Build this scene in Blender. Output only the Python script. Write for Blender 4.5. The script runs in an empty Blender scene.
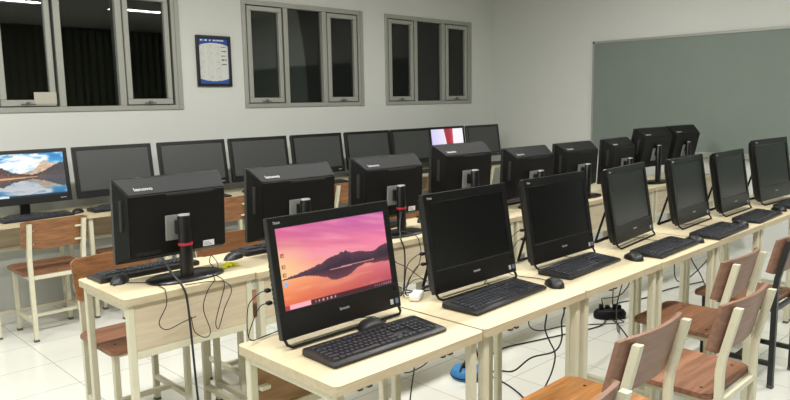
import bpy, bmesh, math, random
from mathutils import Matrix, Vector

random.seed(7)
SC = bpy.context.scene
COL = SC.collection
PI = math.pi
DESK_Z = 0.75

# ------------------------------------------------------------------ materials
def lin(c):
    return tuple(((v / 255.0) / 12.92 if v / 255.0 <= 0.04045 else ((v / 255.0 + 0.055) / 1.055) ** 2.4) for v in c)

def new_mat(name):
    m = bpy.data.materials.new(name)
    m.use_nodes = True
    nt = m.node_tree
    return m, nt, nt.nodes['Principled BSDF']

def mat_plain(name, rgb, rough=0.5, metal=0.0, spec=0.5, noise=0.0, nscale=40.0, bump=0.0, bscale=300.0):
    """solid paint or plastic with a faint procedural mottling"""
    m, nt, b = new_mat(name)
    c = lin(rgb)
    b.inputs['Roughness'].default_value = rough
    b.inputs['Metallic'].default_value = metal
    b.inputs['Specular IOR Level'].default_value = spec
    tc = nt.nodes.new('ShaderNodeTexCoord')
    n = nt.nodes.new('ShaderNodeTexNoise')
    n.inputs['Scale'].default_value = nscale
    n.inputs['Detail'].default_value = 3
    nt.links.new(tc.outputs['Object'], n.inputs['Vector'])
    r = nt.nodes.new('ShaderNodeValToRGB')
    k = noise
    r.color_ramp.elements[0].color = tuple(v * (1 - k) for v in c) + (1,)
    r.color_ramp.elements[1].color = tuple(min(1, v * (1 + k)) for v in c) + (1,)
    nt.links.new(n.outputs['Fac'], r.inputs['Fac'])
    nt.links.new(r.outputs['Color'], b.inputs['Base Color'])
    if bump:
        n2 = nt.nodes.new('ShaderNodeTexNoise')
        n2.inputs['Scale'].default_value = bscale
        nt.links.new(tc.outputs['Object'], n2.inputs['Vector'])
        bp = nt.nodes.new('ShaderNodeBump')
        bp.inputs['Strength'].default_value = bump
        bp.inputs['Distance'].default_value = 0.002
        nt.links.new(n2.outputs['Fac'], bp.inputs['Height'])
        nt.links.new(bp.outputs['Normal'], b.inputs['Normal'])
    return m

def mat_wood(name, dark, light, stretch=(3, 40, 40), rough=0.45, planks=0.0, scale=1.0, vary=0.0):
    """grain running along local x, optional narrow plank tone changes across y"""
    m, nt, b = new_mat(name)
    b.inputs['Roughness'].default_value = rough
    tc = nt.nodes.new('ShaderNodeTexCoord')
    mp = nt.nodes.new('ShaderNodeMapping')
    mp.inputs['Scale'].default_value = tuple(s * scale for s in stretch)
    nt.links.new(tc.outputs['Object'], mp.inputs['Vector'])
    if vary:
        oi = nt.nodes.new('ShaderNodeObjectInfo')
        mu = nt.nodes.new('ShaderNodeMath'); mu.operation = 'MULTIPLY'; mu.inputs[1].default_value = 50
        nt.links.new(oi.outputs['Random'], mu.inputs[0])
        cb = nt.nodes.new('ShaderNodeCombineXYZ')
        for s in ('X', 'Y', 'Z'):
            nt.links.new(mu.outputs[0], cb.inputs[s])
        nt.links.new(cb.outputs[0], mp.inputs['Location'])
    n = nt.nodes.new('ShaderNodeTexNoise')
    n.inputs['Scale'].default_value = 1.0
    n.inputs['Detail'].default_value = 5
    n.inputs['Distortion'].default_value = 0.8
    nt.links.new(mp.outputs[0], n.inputs['Vector'])
    r = nt.nodes.new('ShaderNodeValToRGB')
    r.color_ramp.elements[0].position = 0.3
    r.color_ramp.elements[1].position = 0.72
    r.color_ramp.elements[0].color = lin(dark) + (1,)
    r.color_ramp.elements[1].color = lin(light) + (1,)
    nt.links.new(n.outputs['Fac'], r.inputs['Fac'])
    out = r.outputs['Color']
    if planks:
        sx = nt.nodes.new('ShaderNodeSeparateXYZ')
        nt.links.new(tc.outputs['Object'], sx.inputs[0])
        d = nt.nodes.new('ShaderNodeMath'); d.operation = 'DIVIDE'; d.inputs[1].default_value = planks
        nt.links.new(sx.outputs['Y'], d.inputs[0])
        fl = nt.nodes.new('ShaderNodeMath'); fl.operation = 'FLOOR'
        nt.links.new(d.outputs[0], fl.inputs[0])
        w = nt.nodes.new('ShaderNodeTexWhiteNoise'); w.noise_dimensions = '1D'
        nt.links.new(fl.outputs[0], w.inputs['W'])
        mr = nt.nodes.new('ShaderNodeMapRange')
        mr.inputs['To Min'].default_value = 0.72; mr.inputs['To Max'].default_value = 1.15
        nt.links.new(w.outputs['Value'], mr.inputs['Value'])
        mx = nt.nodes.new('ShaderNodeVectorMath'); mx.operation = 'SCALE'
        nt.links.new(out, mx.inputs[0]); nt.links.new(mr.outputs[0], mx.inputs['Scale'])
        out = mx.outputs[0]
    nt.links.new(out, b.inputs['Base Color'])
    return m

def mat_picture(name, strength=1.0, emit=True, rough=0.3):
    m, nt, b = new_mat(name)
    a = nt.nodes.new('ShaderNodeAttribute'); a.attribute_name = 'picture'
    b.inputs['Roughness'].default_value = rough
    if emit:
        b.inputs['Base Color'].default_value = (0.01, 0.01, 0.01, 1)
        nt.links.new(a.outputs['Color'], b.inputs['Emission Color'])
        b.inputs['Emission Strength'].default_value = strength
    else:
        nt.links.new(a.outputs['Color'], b.inputs['Base Color'])
    return m

def mat_floor():
    m, nt, b = new_mat('white_floor_tiles')
    tc = nt.nodes.new('ShaderNodeTexCoord')
    mp = nt.nodes.new('ShaderNodeMapping')
    mp.inputs['Location'].default_value = (-1.285, -3.82, 0)
    nt.links.new(tc.outputs['Object'], mp.inputs['Vector'])
    br = nt.nodes.new('ShaderNodeTexBrick')
    br.offset = 0.0
    br.inputs['Scale'].default_value = 1.0
    br.inputs['Brick Width'].default_value = 0.42
    br.inputs['Row Height'].default_value = 0.42
    br.inputs['Mortar Size'].default_value = 0.0022
    br.inputs['Mortar Smooth'].default_value = 0.3
    br.inputs['Color1'].default_value = lin((226, 227, 219)) + (1,)
    br.inputs['Color2'].default_value = lin((221, 222, 214)) + (1,)
    br.inputs['Mortar'].default_value = lin((150, 150, 142)) + (1,)
    nt.links.new(mp.outputs[0], br.inputs['Vector'])
    nt.links.new(br.outputs['Color'], b.inputs['Base Color'])
    b.inputs['Roughness'].default_value = 0.16
    return m

def mat_glass():
    m = bpy.data.materials.new('window_glass')
    m.use_nodes = True
    nt = m.node_tree
    nt.nodes.clear()
    o = nt.nodes.new('ShaderNodeOutputMaterial')
    t = nt.nodes.new('ShaderNodeBsdfTransparent'); t.inputs['Color'].default_value = (0.6, 0.63, 0.62, 1)
    g = nt.nodes.new('ShaderNodeBsdfGlossy'); g.inputs['Roughness'].default_value = 0.015
    f = nt.nodes.new('ShaderNodeFresnel'); f.inputs['IOR'].default_value = 1.65
    mx = nt.nodes.new('ShaderNodeMixShader')
    nt.links.new(f.outputs[0], mx.inputs[0])
    nt.links.new(t.outputs[0], mx.inputs[1]); nt.links.new(g.outputs[0], mx.inputs[2])
    nt.links.new(mx.outputs[0], o.inputs['Surface'])
    return m

M = {}
M['wall'] = mat_plain('wall_paint', (206, 208, 203), 0.75, noise=0.015, nscale=2.0, spec=0.2)
M['ceiling'] = mat_plain('ceiling_paint', (225, 225, 218), 0.9, noise=0.01, spec=0.1)
M['curtain'] = mat_plain('grey_green_curtain', (120, 124, 106), 0.9, noise=0.12, nscale=8.0, spec=0.1)
M['floor'] = mat_floor()
M['laminate'] = mat_wood('pale_laminate', (196, 182, 149), (208, 195, 163), (5, 45, 45), 0.42)
M['laminate_edge'] = mat_wood('laminate_edge_band', (178, 164, 134), (193, 180, 151), (5, 45, 45), 0.5)
M['panel'] = mat_wood('panel_laminate', (186, 171, 145), (205, 191, 166), (4, 40, 34), 0.5)
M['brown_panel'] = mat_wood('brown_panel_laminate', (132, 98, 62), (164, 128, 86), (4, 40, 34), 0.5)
M['cream'] = mat_plain('cream_enamel_steel', (202, 198, 174), 0.38, noise=0.04, nscale=30)
M['black_steel'] = mat_plain('black_enamel_steel', (34, 36, 36), 0.4, noise=0.05)
M['wood_red'] = mat_wood('reddish_brown_timber', (114, 76, 54), (158, 110, 82), (5, 40, 40), 0.42, planks=0.075, vary=1)
M['wood_orange'] = mat_wood('orange_brown_timber', (152, 97, 50), (194, 137, 80), (5, 40, 40), 0.4, planks=0.09, vary=1)
M['wood_back'] = mat_wood('brown_veneer', (120, 87, 70), (143, 107, 89), (6, 50, 50), 0.45, vary=1)
M['wood_back_orange'] = mat_wood('tan_veneer', (112, 74, 46), (154, 106, 66), (6, 50, 50), 0.45, vary=1)
M['black'] = mat_plain('matte_black_plastic', (10, 10, 10), 0.55, spec=0.25, noise=0.08, nscale=120, bump=0.15)
M['black_top'] = mat_plain('charcoal_textured_plastic', (15, 16, 17), 0.6, noise=0.06, nscale=160, bump=0.2, spec=0.25)
M['bezel'] = mat_plain('black_bezel', (9, 9, 10), 0.3, noise=0.05, spec=0.6)
M['screen_off'] = mat_plain('unlit_screen', (9, 10, 11), 0.22, noise=0.02, spec=0.8)
M['screen_reflect_grey'] = mat_plain('unlit_screen_reflect_grey', (60, 62, 61), 0.35, noise=0.03, spec=0.7)  # grey base carries the room's reflection on the switched-off back-row screens
M['key'] = mat_plain('black_key_plastic', (46, 48, 53), 0.38, noise=0.06, nscale=200)
M['kbody'] = mat_plain('keyboard_body_plastic', (24, 24, 26), 0.35, noise=0.05)
M['mouse'] = mat_plain('mouse_plastic', (24, 25, 27), 0.45, noise=0.04)
M['cap'] = mat_plain('grey_foot_cap', (84, 84, 76), 0.7)
M['rubber'] = mat_plain('dark_rubber', (30, 30, 30), 0.8)
M['cord'] = mat_plain('black_cable_sheath', (20, 20, 21), 0.5)
M['silver'] = mat_plain('silver_plate', (150, 151, 150), 0.45, metal=0.4, noise=0.05)
M['letter'] = mat_plain('pale_grey_lettering', (165, 168, 170), 0.4)
M['white'] = mat_plain('white_plastic', (226, 226, 220), 0.45)
M['sticker'] = mat_plain('white_paper_label', (214, 216, 218), 0.6)
M['print'] = mat_plain('grey_print', (120, 124, 130), 0.6)
M['blue_sticker'] = mat_plain('blue_sticker', (96, 106, 126), 0.4)
M['red'] = mat_plain('red_strap', (176, 28, 48), 0.5)
M['yellow'] = mat_plain('yellow_paper', (226, 222, 22), 0.6, noise=0.08, nscale=30)
M['blue'] = mat_plain('blue_plastic', (52, 122, 178), 0.4, noise=0.05)
M['board'] = mat_plain('green_chalkboard', (119, 129, 122), 0.55, noise=0.05, nscale=3.0, spec=0.35)
M['alu'] = mat_plain('brushed_aluminium', (158, 160, 152), 0.45, metal=0.25, noise=0.04)
M['alu_dark'] = mat_plain('grey_corner_cap', (70, 78, 74), 0.5)
M['window_metal'] = mat_plain('grey_window_aluminium', (158, 159, 151), 0.42, metal=0.15, noise=0.04, nscale=15)
M['gasket'] = mat_plain('gap_shade_stay_grey', (96, 97, 91), 0.6)
M['glass'] = mat_glass()
M['added_dark_curtain'] = mat_plain('added_charcoal_curtain', (58, 60, 54), 0.9, noise=0.12, nscale=8.0, spec=0.1)
M['card'] = mat_plain('pale_card', (176, 172, 158), 0.7, noise=0.04)
M['night'] = mat_plain('night_facade', (60, 62, 60), 0.9, noise=0.2, nscale=2)
M['sunset'] = mat_picture('sunset_desktop', 1.0)
M['lake'] = mat_picture('lake_desktop', 1.0)
M['stripe'] = mat_picture('striped_desktop', 1.0)
M['chart'] = mat_picture('printed_chart', emit=False, rough=0.25)
M['frame_black'] = mat_plain('black_picture_frame', (18, 19, 24), 0.35)

# ------------------------------------------------------------------ mesh helpers
def finish(bm, name, mat, smooth=35):
    bmesh.ops.recalc_face_normals(bm, faces=bm.faces)
    me = bpy.data.meshes.new(name)
    bm.to_mesh(me); bm.free()
    me.materials.append(mat)
    if smooth:
        for p in me.polygons:
            p.use_smooth = True
        me.set_sharp_from_angle(angle=math.radians(smooth))
    return me

def obj(name, bm, mat, parent=None, smooth=35):
    me = bm if isinstance(bm, bpy.types.Mesh) else finish(bm, name, mat, smooth)
    o = bpy.data.objects.new(name, me)
    COL.objects.link(o)
    if parent is not None:
        o.parent = parent
    return o

THINGS = {}
def thing(name, label, cat, loc=(0, 0, 0), rotz=0.0, group=None):
    o = bpy.data.objects.new(name, None)
    o.empty_display_size = 0.1
    COL.objects.link(o)
    o.location = loc
    o.rotation_euler = (0, 0, rotz)
    tag(o, label, cat, group)
    return o

def tag(o, label, cat, group=None):
    o['label'] = label
    o['category'] = cat
    if group:
        o['group'] = group
    return o

def struct(name, bm, mat, parent=None, smooth=0):
    o = obj(name, bm, mat, parent, smooth)
    o['kind'] = 'structure'
    return o

def dup(root, loc, rotz=0.0, label=None, group=None):
    r = root.copy(); COL.objects.link(r)
    r.location = loc; r.rotation_euler = (0, 0, rotz)
    if label: r['label'] = label
    if group: r['group'] = group
    for ch in list(root.children):
        c = ch.copy(); COL.objects.link(c); c.parent = r
        for g in list(ch.children):
            d = g.copy(); COL.objects.link(d); d.parent = c
    return r

def BM():
    return bmesh.new()

def box(bm, a, b, bevel=0.0, seg=1, mtx=None):
    a = Vector(a); b = Vector(b)
    c = (a + b) / 2; s = b - a
    m = Matrix.Translation(c) @ Matrix.Diagonal((abs(s.x), abs(s.y), abs(s.z), 1))
    g = bmesh.ops.create_cube(bm, size=1.0, matrix=m)
    vs = g['verts']
    if bevel:
        es = list({e for v in vs for e in v.link_edges})
        r = bmesh.ops.bevel(bm, geom=es, offset=bevel, segments=seg, affect='EDGES', profile=0.5)
        vs = list(set(r['verts']) | {v for v in vs if v.is_valid})
        seen = set(vs); stack = list(vs)
        while stack:
            v = stack.pop()
            for e in v.link_edges:
                w = e.other_vert(v)
                if w not in seen:
                    seen.add(w); stack.append(w)
        vs = list(seen)
    if mtx is not None:
        bmesh.ops.transform(bm, matrix=mtx, verts=vs)
    return vs

def bar(bm, p, q, w, d=None, up=(0, 0, 1), bevel=0.002):
    """rectangular tube from p to q, w across, d along 'up'"""
    p = Vector(p); q = Vector(q); d = d or w
    z = (q - p); L = z.length; z.normalize()
    u = Vector(up)
    x = u.cross(z)
    if x.length < 1e-4:
        x = Vector((1, 0, 0)).cross(z)
    x.normalize(); y = z.cross(x)
    m = Matrix((x, y, z)).transposed().to_4x4(); m.translation = p
    box(bm, (-w / 2, -d / 2, 0), (w / 2, d / 2, L), bevel, 1, m)

def poly_prism(bm, pts, z0, z1, mtx=None):
    lo = [bm.verts.new((x, y, z0)) for x, y in pts]
    hi = [bm.verts.new((x, y, z1)) for x, y in pts]
    n = len(pts)
    bm.faces.new(lo[::-1]); bm.faces.new(hi)
    for i in range(n):
        j = (i + 1) % n
        bm.faces.new((lo[i], lo[j], hi[j], hi[i]))
    if mtx is not None:
        bmesh.ops.transform(bm, matrix=mtx, verts=lo + hi)
    return lo + hi

def round_rect(x0, y0, x1, y1, r, n=5):
    out = []
    for cx, cy, a in ((x1 - r, y1 - r, 0), (x0 + r, y1 - r, 90), (x0 + r, y0 + r, 180), (x1 - r, y0 + r, 270)):
        for i in range(n + 1):
            t = math.radians(a + 90 * i / n)
            out.append((cx + r * math.cos(t), cy + r * math.sin(t)))
    return out

def loft(bm, rings, cap=True, closed=True):
    vs = [[bm.verts.new(p) for p in ring] for ring in rings]
    n = len(rings[0])
    for a, b in zip(vs, vs[1:]):
        for i in range(n if closed else n - 1):
            j = (i + 1) % n
            bm.faces.new((a[i], a[j], b[j], b[i]))
    if cap:
        bm.faces.new(vs[0][::-1]); bm.faces.new(vs[-1])
    return vs

def smooth_path(pts, step=6):
    P = [Vector(p) for p in pts]
    if len(P) < 3:
        return P
    Q = [P[0] * 2 - P[1]] + P + [P[-1] * 2 - P[-2]]
    out = []
    for i in range(1, len(Q) - 2):
        a, b, c, d = Q[i - 1], Q[i], Q[i + 1], Q[i + 2]
        for k in range(step):
            t = k / step
            out.append(0.5 * ((2 * b) + (c - a) * t + (2 * a - 5 * b + 4 * c - d) * t * t + (3 * b - a - 3 * c + d) * t ** 3))
    out.append(P[-1])
    return out

def tube(bm, pts, r, n=8, smooth=0):
    P = smooth_path(pts, smooth) if smooth else [Vector(p) for p in pts]
    rings = []
    ref = None
    for i, p in enumerate(P):
        t = (P[min(i + 1, len(P) - 1)] - P[max(i - 1, 0)])
        if t.length < 1e-9:
            t = Vector((0, 0, 1))
        t.normalize()
        if ref is None:
            ref = Vector((0, 0, 1)) if abs(t.z) < 0.9 else Vector((1, 0, 0))
        x = ref - t * ref.dot(t)
        if x.length < 1e-6:
            x = t.orthogonal()
        x.normalize(); y = t.cross(x); ref = x
        rings.append([p + x * (r * math.cos(2 * PI * k / n)) + y * (r * math.sin(2 * PI * k / n)) for k in range(n)])
    loft(bm, rings)

def cyl(bm, p, q, r, n=16, r2=None):
    p = Vector(p); q = Vector(q)
    t = (q - p).normalized()
    x = t.orthogonal().normalized(); y = t.cross(x)
    r2 = r if r2 is None else r2
    loft(bm, [[c + x * (k * math.cos(2 * PI * i / n)) + y * (k * math.sin(2 * PI * i / n)) for i in range(n)] for c, k in ((p, r), (q, r2))])

_text = {}
def text_mesh(txt, size, mat, bold=0.0):
    key = (txt, size, mat.name)
    if key not in _text:
        cu = bpy.data.curves.new('lettering', 'FONT')
        cu.body = txt; cu.size = size; cu.extrude = 0.0004; cu.offset = bold
        cu.resolution_u = 3
        to = bpy.data.objects.new('lettering', cu)
        me = bpy.data.meshes.new_from_object(to)
        bpy.data.objects.remove(to)
        me.materials.clear(); me.materials.append(mat)
        _text[key] = me
    return _text[key]

def lettering(name, txt, size, mat, parent, mtx, bold=0.0):
    """flat lettering: text x -> local x, text y -> up in the surface"""
    o = obj(name, text_mesh(txt, size, mat, bold), mat, parent)
    o.matrix_local = mtx
    return o

def picture_mesh(name, w, h, nx, ny, fn, mat, axis='xz'):
    """flat grid in the local x/z plane carrying a colour per point"""
    me = bpy.data.meshes.new(name)
    vs, fs, cs = [], [], []
    for j in range(ny + 1):
        for i in range(nx + 1):
            u, v = i / nx, j / ny
            vs.append(((u - 0.5) * w, 0, v * h)); cs.append(fn(u, v))
    for j in range(ny):
        for i in range(nx):
            a = j * (nx + 1) + i
            fs.append((a, a + 1, a + nx + 2, a + nx + 1))
    me.from_pydata(vs, [], fs)
    at = me.color_attributes.new('picture', 'FLOAT_COLOR', 'POINT')
    for k, c in enumerate(cs):
        at.data[k].color = lin(c) + (1.0,)
    me.materials.append(mat)
    return me

def mixc(a, b, t):
    t = max(0.0, min(1.0, t))
    return tuple(x + (y - x) * t for x, y in zip(a, b))

# value noise for the pictures
_rn = random.Random(3)
_tab = [_rn.random() for _ in range(4096)]
def vnoise(x, y=0.0):
    xi, yi = math.floor(x), math.floor(y)
    fx, fy = x - xi, y - yi
    fx = fx * fx * (3 - 2 * fx); fy = fy * fy * (3 - 2 * fy)
    g = lambda a, b: _tab[(a * 73 + b * 179 + 1013) % 4096]
    return (g(xi, yi) * (1 - fx) + g(xi + 1, yi) * fx) * (1 - fy) + (g(xi, yi + 1) * (1 - fx) + g(xi + 1, yi + 1) * fx) * fy
def fbm(x, y=0.0, o=4):
    s, a, t = 0, 0.5, 0
    for _ in range(o):
        s += a * vnoise(x, y); t += a; x, y, a = x * 2.03 + 7.1, y * 2.03 + 3.7, a * 0.5
    return s / t

def curve(tbl, u):
    for (x0, y0), (x1, y1) in zip(tbl, tbl[1:]):
        if u <= x1:
            return y0 + (y1 - y0) * (u - x0) / (x1 - x0)
    return tbl[-1][1]

RIDGE = ((0, .0), (.06, .012), (.14, .03), (.24, .055), (.34, .085), (.42, .135), (.48, .165), (.53, .155), (.58, .165), (.64, .13), (.70, .125), (.78, .10), (.86, .105), (.93, .135), (1, .165))
MIRROR = ((0, .0), (.20, .01), (.30, .04), (.38, .10), (.46, .15), (.53, .17), (.60, .13), (.68, .07), (.76, .035), (.84, .06), (1, .075))
def pic_sunset(u, v):
    if v < 0.055:                                   # task bar
        if u < 0.22:
            return (255, 178, 190) if u > 0.04 else (178, 60, 72)
        if 0.26 < u < 0.44 and (u * 28) % 1.0 < 0.4 and 0.015 < v < 0.042:
            return (206, 160, 160)
        if u > 0.80 and (u * 44) % 1.0 < 0.35 and 0.015 < v < 0.042:
            return (176, 128, 144)
        return (74, 24, 40)
    if u < 0.055:                                   # desktop icons
        for k, y in enumerate((0.66, 0.53, 0.43)):
            if abs(v - y) < 0.022 and 0.022 < u < 0.048 and (abs(v - y) > 0.012 or abs(u - 0.035) > 0.006):
                return (150, 84, 92)
        if math.hypot(u - 0.035, (v - 0.315) * 0.6) < 0.018:
            return (140, 190, 225)
    shore = 0.385 + 0.03 * (u - 0.5)
    m = shore + curve(RIDGE, u) * (0.84 + 0.32 * fbm(u * 22)) + 0.012 * fbm(u * 60 + 2)
    def sky(t):
        top = mixc((216, 96, 150), (186, 92, 166), u)
        mid = mixc((244, 140, 146), (238, 122, 164), u)
        low = mixc((255, 206, 140), (244, 150, 160), u * 1.2)
        c = mixc(low, mid, t / 0.45) if t < 0.45 else mixc(mid, top, (t - 0.45) / 0.55)
        n = fbm(u * 4 + 3 * t, t * 9 + u * 3)
        c = mixc(c, (250, 160, 184), max(0, n - 0.5) * 2.0)
        return mixc(c, (160, 84, 150), max(0, 0.45 - n) * 1.5 * t)
    if v >= shore:
        if v < m:
            return mixc((92, 56, 74), (52, 32, 52), (m - v) / 0.12 + 0.7 * (fbm(u * 30, v * 36) - 0.4))
        c = sky((v - shore) / (1 - shore))
        d = math.hypot((u - 0.02) * 1.2, (v - 0.56) * 1.0)
        return mixc(c, (255, 222, 150), max(0, 1 - d / 0.34) * 0.7)
    d = shore - v
    if 0.004 < d < 0.016 and 0.42 < u < 0.84:
        return (214, 142, 150)
    mm = curve(MIRROR, u) * (0.8 + 0.4 * fbm(u * 26 + 9))
    if d < mm:
        return mixc((66, 34, 50), (104, 56, 70), d / max(mm, 0.02))
    t = d / shore
    c = mixc(mixc((255, 176, 116), (232, 128, 136), u * 1.1), mixc((232, 104, 62), (176, 66, 88), u), t * 1.05)
    return mixc(c, (255, 190, 130), max(0, fbm(u * 5, v * 22) - 0.55) * 1.3)

FOREST_L = ((0, .30), (.15, .27), (.25, .22), (.35, .13), (.45, .09), (.60, .045), (1, .03))
FOREST_R = ((0, .02), (.55, .03), (.66, .07), (.76, .13), (.86, .21), (.93, .27), (1, .33))
PEAKS = ((0, .10), (.40, .07), (.50, .10), (.56, .13), (.62, .14), (.67, .22), (.72, .33), (.75, .36), (.80, .30), (.88, .27), (1, .22))
def pic_lake(u, v):
    if v < 0.05:
        return (226, 240, 246) if u < 0.30 else (24, 50, 74)
    shore = 0.455
    def up(t):
        fo = max(curve(FOREST_L, u), curve(FOREST_R, u)) * (0.82 + 0.4 * fbm(u * 50))
        if t < fo:
            c = mixc((140, 92, 72), (60, 52, 58), t / max(fo, 0.01) * 0.9 + 1.5 * (fbm(u * 70, t * 26) - 0.45))
            return mixc(c, (66, 68, 76), min(0.75, max(0, u - 0.55) * 2.4))
        if t < curve(PEAKS, u) * (0.93 + 0.14 * fbm(u * 20)):
            n = fbm(u * 22, t * 26)
            return mixc((170, 150, 146), (244, 208, 162), n * 1.8 - 0.3)
        n = fbm(u * 3.0 + 1, t * 5)
        c = mixc((176, 222, 242), (16, 128, 200), t / 0.5)
        cl = (max(0, 1.25 - math.hypot((u - 0.50) / 0.30, (t - 0.33) / 0.26)) * 1.5 + max(0, fbm(u * 9, t * 16, 5) - 0.42) * 4.5) * min(1, 0.35 + fbm(u * 7 + 4, t * 11, 5) * 1.3) - 0.25
        return mixc(c, (250, 252, 253), cl)
    if v >= shore:
        return up(v - shore)
    d = shore - v
    if d < 0.085 * max(0, 0.72 - u):
        return mixc((238, 186, 124), (204, 134, 84), d / 0.06)
    c = up(d * 1.25 - 0.02)
    return mixc(c, (84, 96, 110), 0.26 + 0.15 * fbm(u * 6, v * 40))

def pic_stripe(u, v):
    c = mixc((214, 206, 246), (250, 246, 252), u * 1.6)
    if 0.40 + (1 - v) * 0.10 < u < 0.68 - (1 - v) * 0.03:
        return mixc((172, 42, 60), (226, 120, 130), (u - 0.55) * 4)
    if v < 0.05:
        return (60, 60, 90)
    return c

def pic_chart(u, v):
    body_lo = 0.06 + 0.055 * (abs(u - 0.5) * 2) ** 2.2
    body_hi = 0.90 - 0.06 * (abs(u - 0.5) * 2) ** 2.2
    if v > body_hi:
        if 0.945 < v < 0.972 and 0.07 < u < 0.86 and (u < 0.30 or u > 0.36) and vnoise(u * 60, 3) > 0.35:
            return (214, 222, 236)
        return (36, 70, 150)
    if v < body_lo or u < 0.025 or u > 0.975:
        return (52, 88, 160) if v < body_lo else (176, 190, 214)
    if u > 0.76:
        for k, y in enumerate((0.82, 0.725, 0.62, 0.53, 0.43)):
            if abs(v - y) < 0.013 and u < 0.94 and vnoise(u * 70, k) > 0.2:
                return (70, 76, 92)
    elif 0.1 < v < 0.86:
        row = (v * 30) % 1.0
        if row < 0.4 and (u * 3.6) % 1.0 < 0.72 and vnoise(u * 80, math.floor(v * 30)) > 0.55:
            return (176, 178, 178)
    return (208, 209, 203)

# ------------------------------------------------------------------ room
WY, WX = 5.55, 7.15
XL, YF, ZC = -2.6, -3.0, 3.02

def build_room():
    bm = BM(); box(bm, (XL - 0.1, YF - 0.1, -0.08), (WX + 0.1, WY + 0.1, 0)); struct('floor', bm, M['floor'])
    bm = BM(); box(bm, (XL - 0.1, YF - 0.1, ZC), (WX + 0.1, WY + 0.1, ZC + 0.08)); struct('ceiling', bm, M['ceiling'])
    bm = BM(); box(bm, (WX, YF - 0.1, 0), (WX + 0.12, WY + 0.12, ZC)); struct('wall_right', bm, M['wall'])
    bm = BM(); box(bm, (XL - 0.12, YF - 0.1, 0), (XL, WY + 0.12, ZC)); struct('wall_left', bm, M['wall'])
    bm = BM(); box(bm, (XL, YF - 0.12, 0), (WX, YF, ZC)); struct('wall_front', bm, M['wall'])
    bm = BM()                                         # pleated curtain over the rear windows, mirrored in the panes
    n = 150
    lo, hi = [], []
    for i in range(n + 1):
        x = 0.4 + 6.6 * i / n
        y = YF + 0.07 + 0.03 * math.sin(i * 1.9) + 0.012 * math.sin(i * 0.7)
        lo.append(bm.verts.new((x, y, 1.05))); hi.append(bm.verts.new((x, y, 3.0)))
    for i in range(n):
        bm.faces.new((lo[i], lo[i + 1], hi[i + 1], hi[i]))
    struct('curtain', bm, M['curtain'], None, 60)
    bm = BM()                                         # unseen darker curtain, added on the right wall to darken the near screens' reflections
    lo, hi = [], []
    for i in range(61):
        y = -2.85 + 2.15 * i / 60
        x = WX - 0.07 + 0.03 * math.sin(i * 1.9)
        lo.append(bm.verts.new((x, y, 0.1))); hi.append(bm.verts.new((x, y, 3.0)))
    for i in range(60):
        bm.faces.new((lo[i], lo[i + 1], hi[i + 1], hi[i]))
    struct('curtain', bm, M['added_dark_curtain'], None, 60)
    # window wall with three openings
    xs = [XL] + [v for o in WIN for v in (o, o + WW)] + [WX]
    bm = BM()
    t = 0.14
    box(bm, (XL, WY, 0), (WX, WY + t, WZ0))
    box(bm, (XL, WY, WZ1), (WX, WY + t, ZC))
    for i in range(0, len(xs), 2):
        box(bm, (xs[i], WY, WZ0), (xs[i + 1], WY + t, WZ1))
    struct('wall_back', bm, M['wall'])
    # dim building across the yard, seen through the glass at night
    bm = BM(); box(bm, (-8, 11.0, 0), (16, 11.2, 6)); struct('exterior_facade', bm, M['night'])
    bm = BM(); box(bm, (-8, WY + 0.14, -0.1), (16, 11.0, -0.02)); struct('exterior_ground', bm, M['night'])

WIN = (1.437, 3.507, 5.282)
WW = 1.46
WZ0, WZ1 = 1.459, 2.432

def build_window(i, x0):
    root = bpy.data.objects.new('window_%d' % i, None); COL.objects.link(root)
    root.location = (x0, WY, WZ0); root['kind'] = 'structure'
    H = WZ1 - WZ0
    y0, y1 = -0.012, 0.09
    fr = BM()
    box(fr, (0, y0, 0), (WW, y1, 0.040), 0.003)
    box(fr, (0, y0, H - 0.045), (WW, y1, H), 0.003)
    box(fr, (0, y0, 0.040), (0.040, y1, H - 0.045), 0.003)
    box(fr, (1.385, y0, 0.040), (WW, y1, H - 0.045), 0.003)
    box(fr, (1.415, y0 - 0.008, 0.0), (1.425, y0, H), 0.001)
    for a in (0.452, 0.918):
        box(fr, (a, y0, 0.040), (a + 0.050, y1, H - 0.045), 0.003)
    f = struct('window_frame', fr, M['window_metal'], root, 30)
    for a, b in ((0.040, 0.452), (0.968, 1.385)):
        s = BM()
        ya, yb = -0.026, 0.02
        za, zb = 0.046, H - 0.055
        a2, b2 = a + 0.006, b - 0.028
        box(s, (a2, ya, za), (b2, yb, za + 0.046), 0.004)
        box(s, (a2, ya, zb - 0.042), (b2, yb, zb), 0.004)
        box(s, (a2, ya, za + 0.046), (a2 + 0.042, yb, zb - 0.042), 0.004)
        box(s, (b2 - 0.040, ya, za + 0.046), (b2, yb, zb - 0.042), 0.004)
        sash = struct('window_sash', s, M['window_metal'], root, 30)
        g = BM(); box(g, (b2 + 0.001, 0.005, za), (b2 + 0.011, 0.03, zb)); struct('window_gasket', g, M['gasket'], root)  # thin strip in the sash gap, its grey painted as the shadow there
        g = BM(); box(g, (a2 + 0.04, 0.004, za + 0.042), (b2 - 0.036, 0.009, zb - 0.04)); struct('window_pane', g, M['glass'], sash)
        h = BM()
        c = (a2 + b2) / 2 - 0.01
        box(h, (c - 0.05, ya - 0.010, za + 0.010), (c + 0.05, ya, za + 0.018), 0.002)
        box(h, (c - 0.012, ya - 0.022, za + 0.006), (c + 0.012, ya, za + 0.030), 0.003)
        struct('window_stay', h, M['gasket'], sash, 30)
    g = BM(); box(g, (0.500, 0.03, 0.038), (0.920, 0.035, H - 0.043)); struct('window_pane', g, M['glass'], root)

build_room()
for i, x in enumerate(WIN):
    build_window(i + 1, x)

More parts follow.
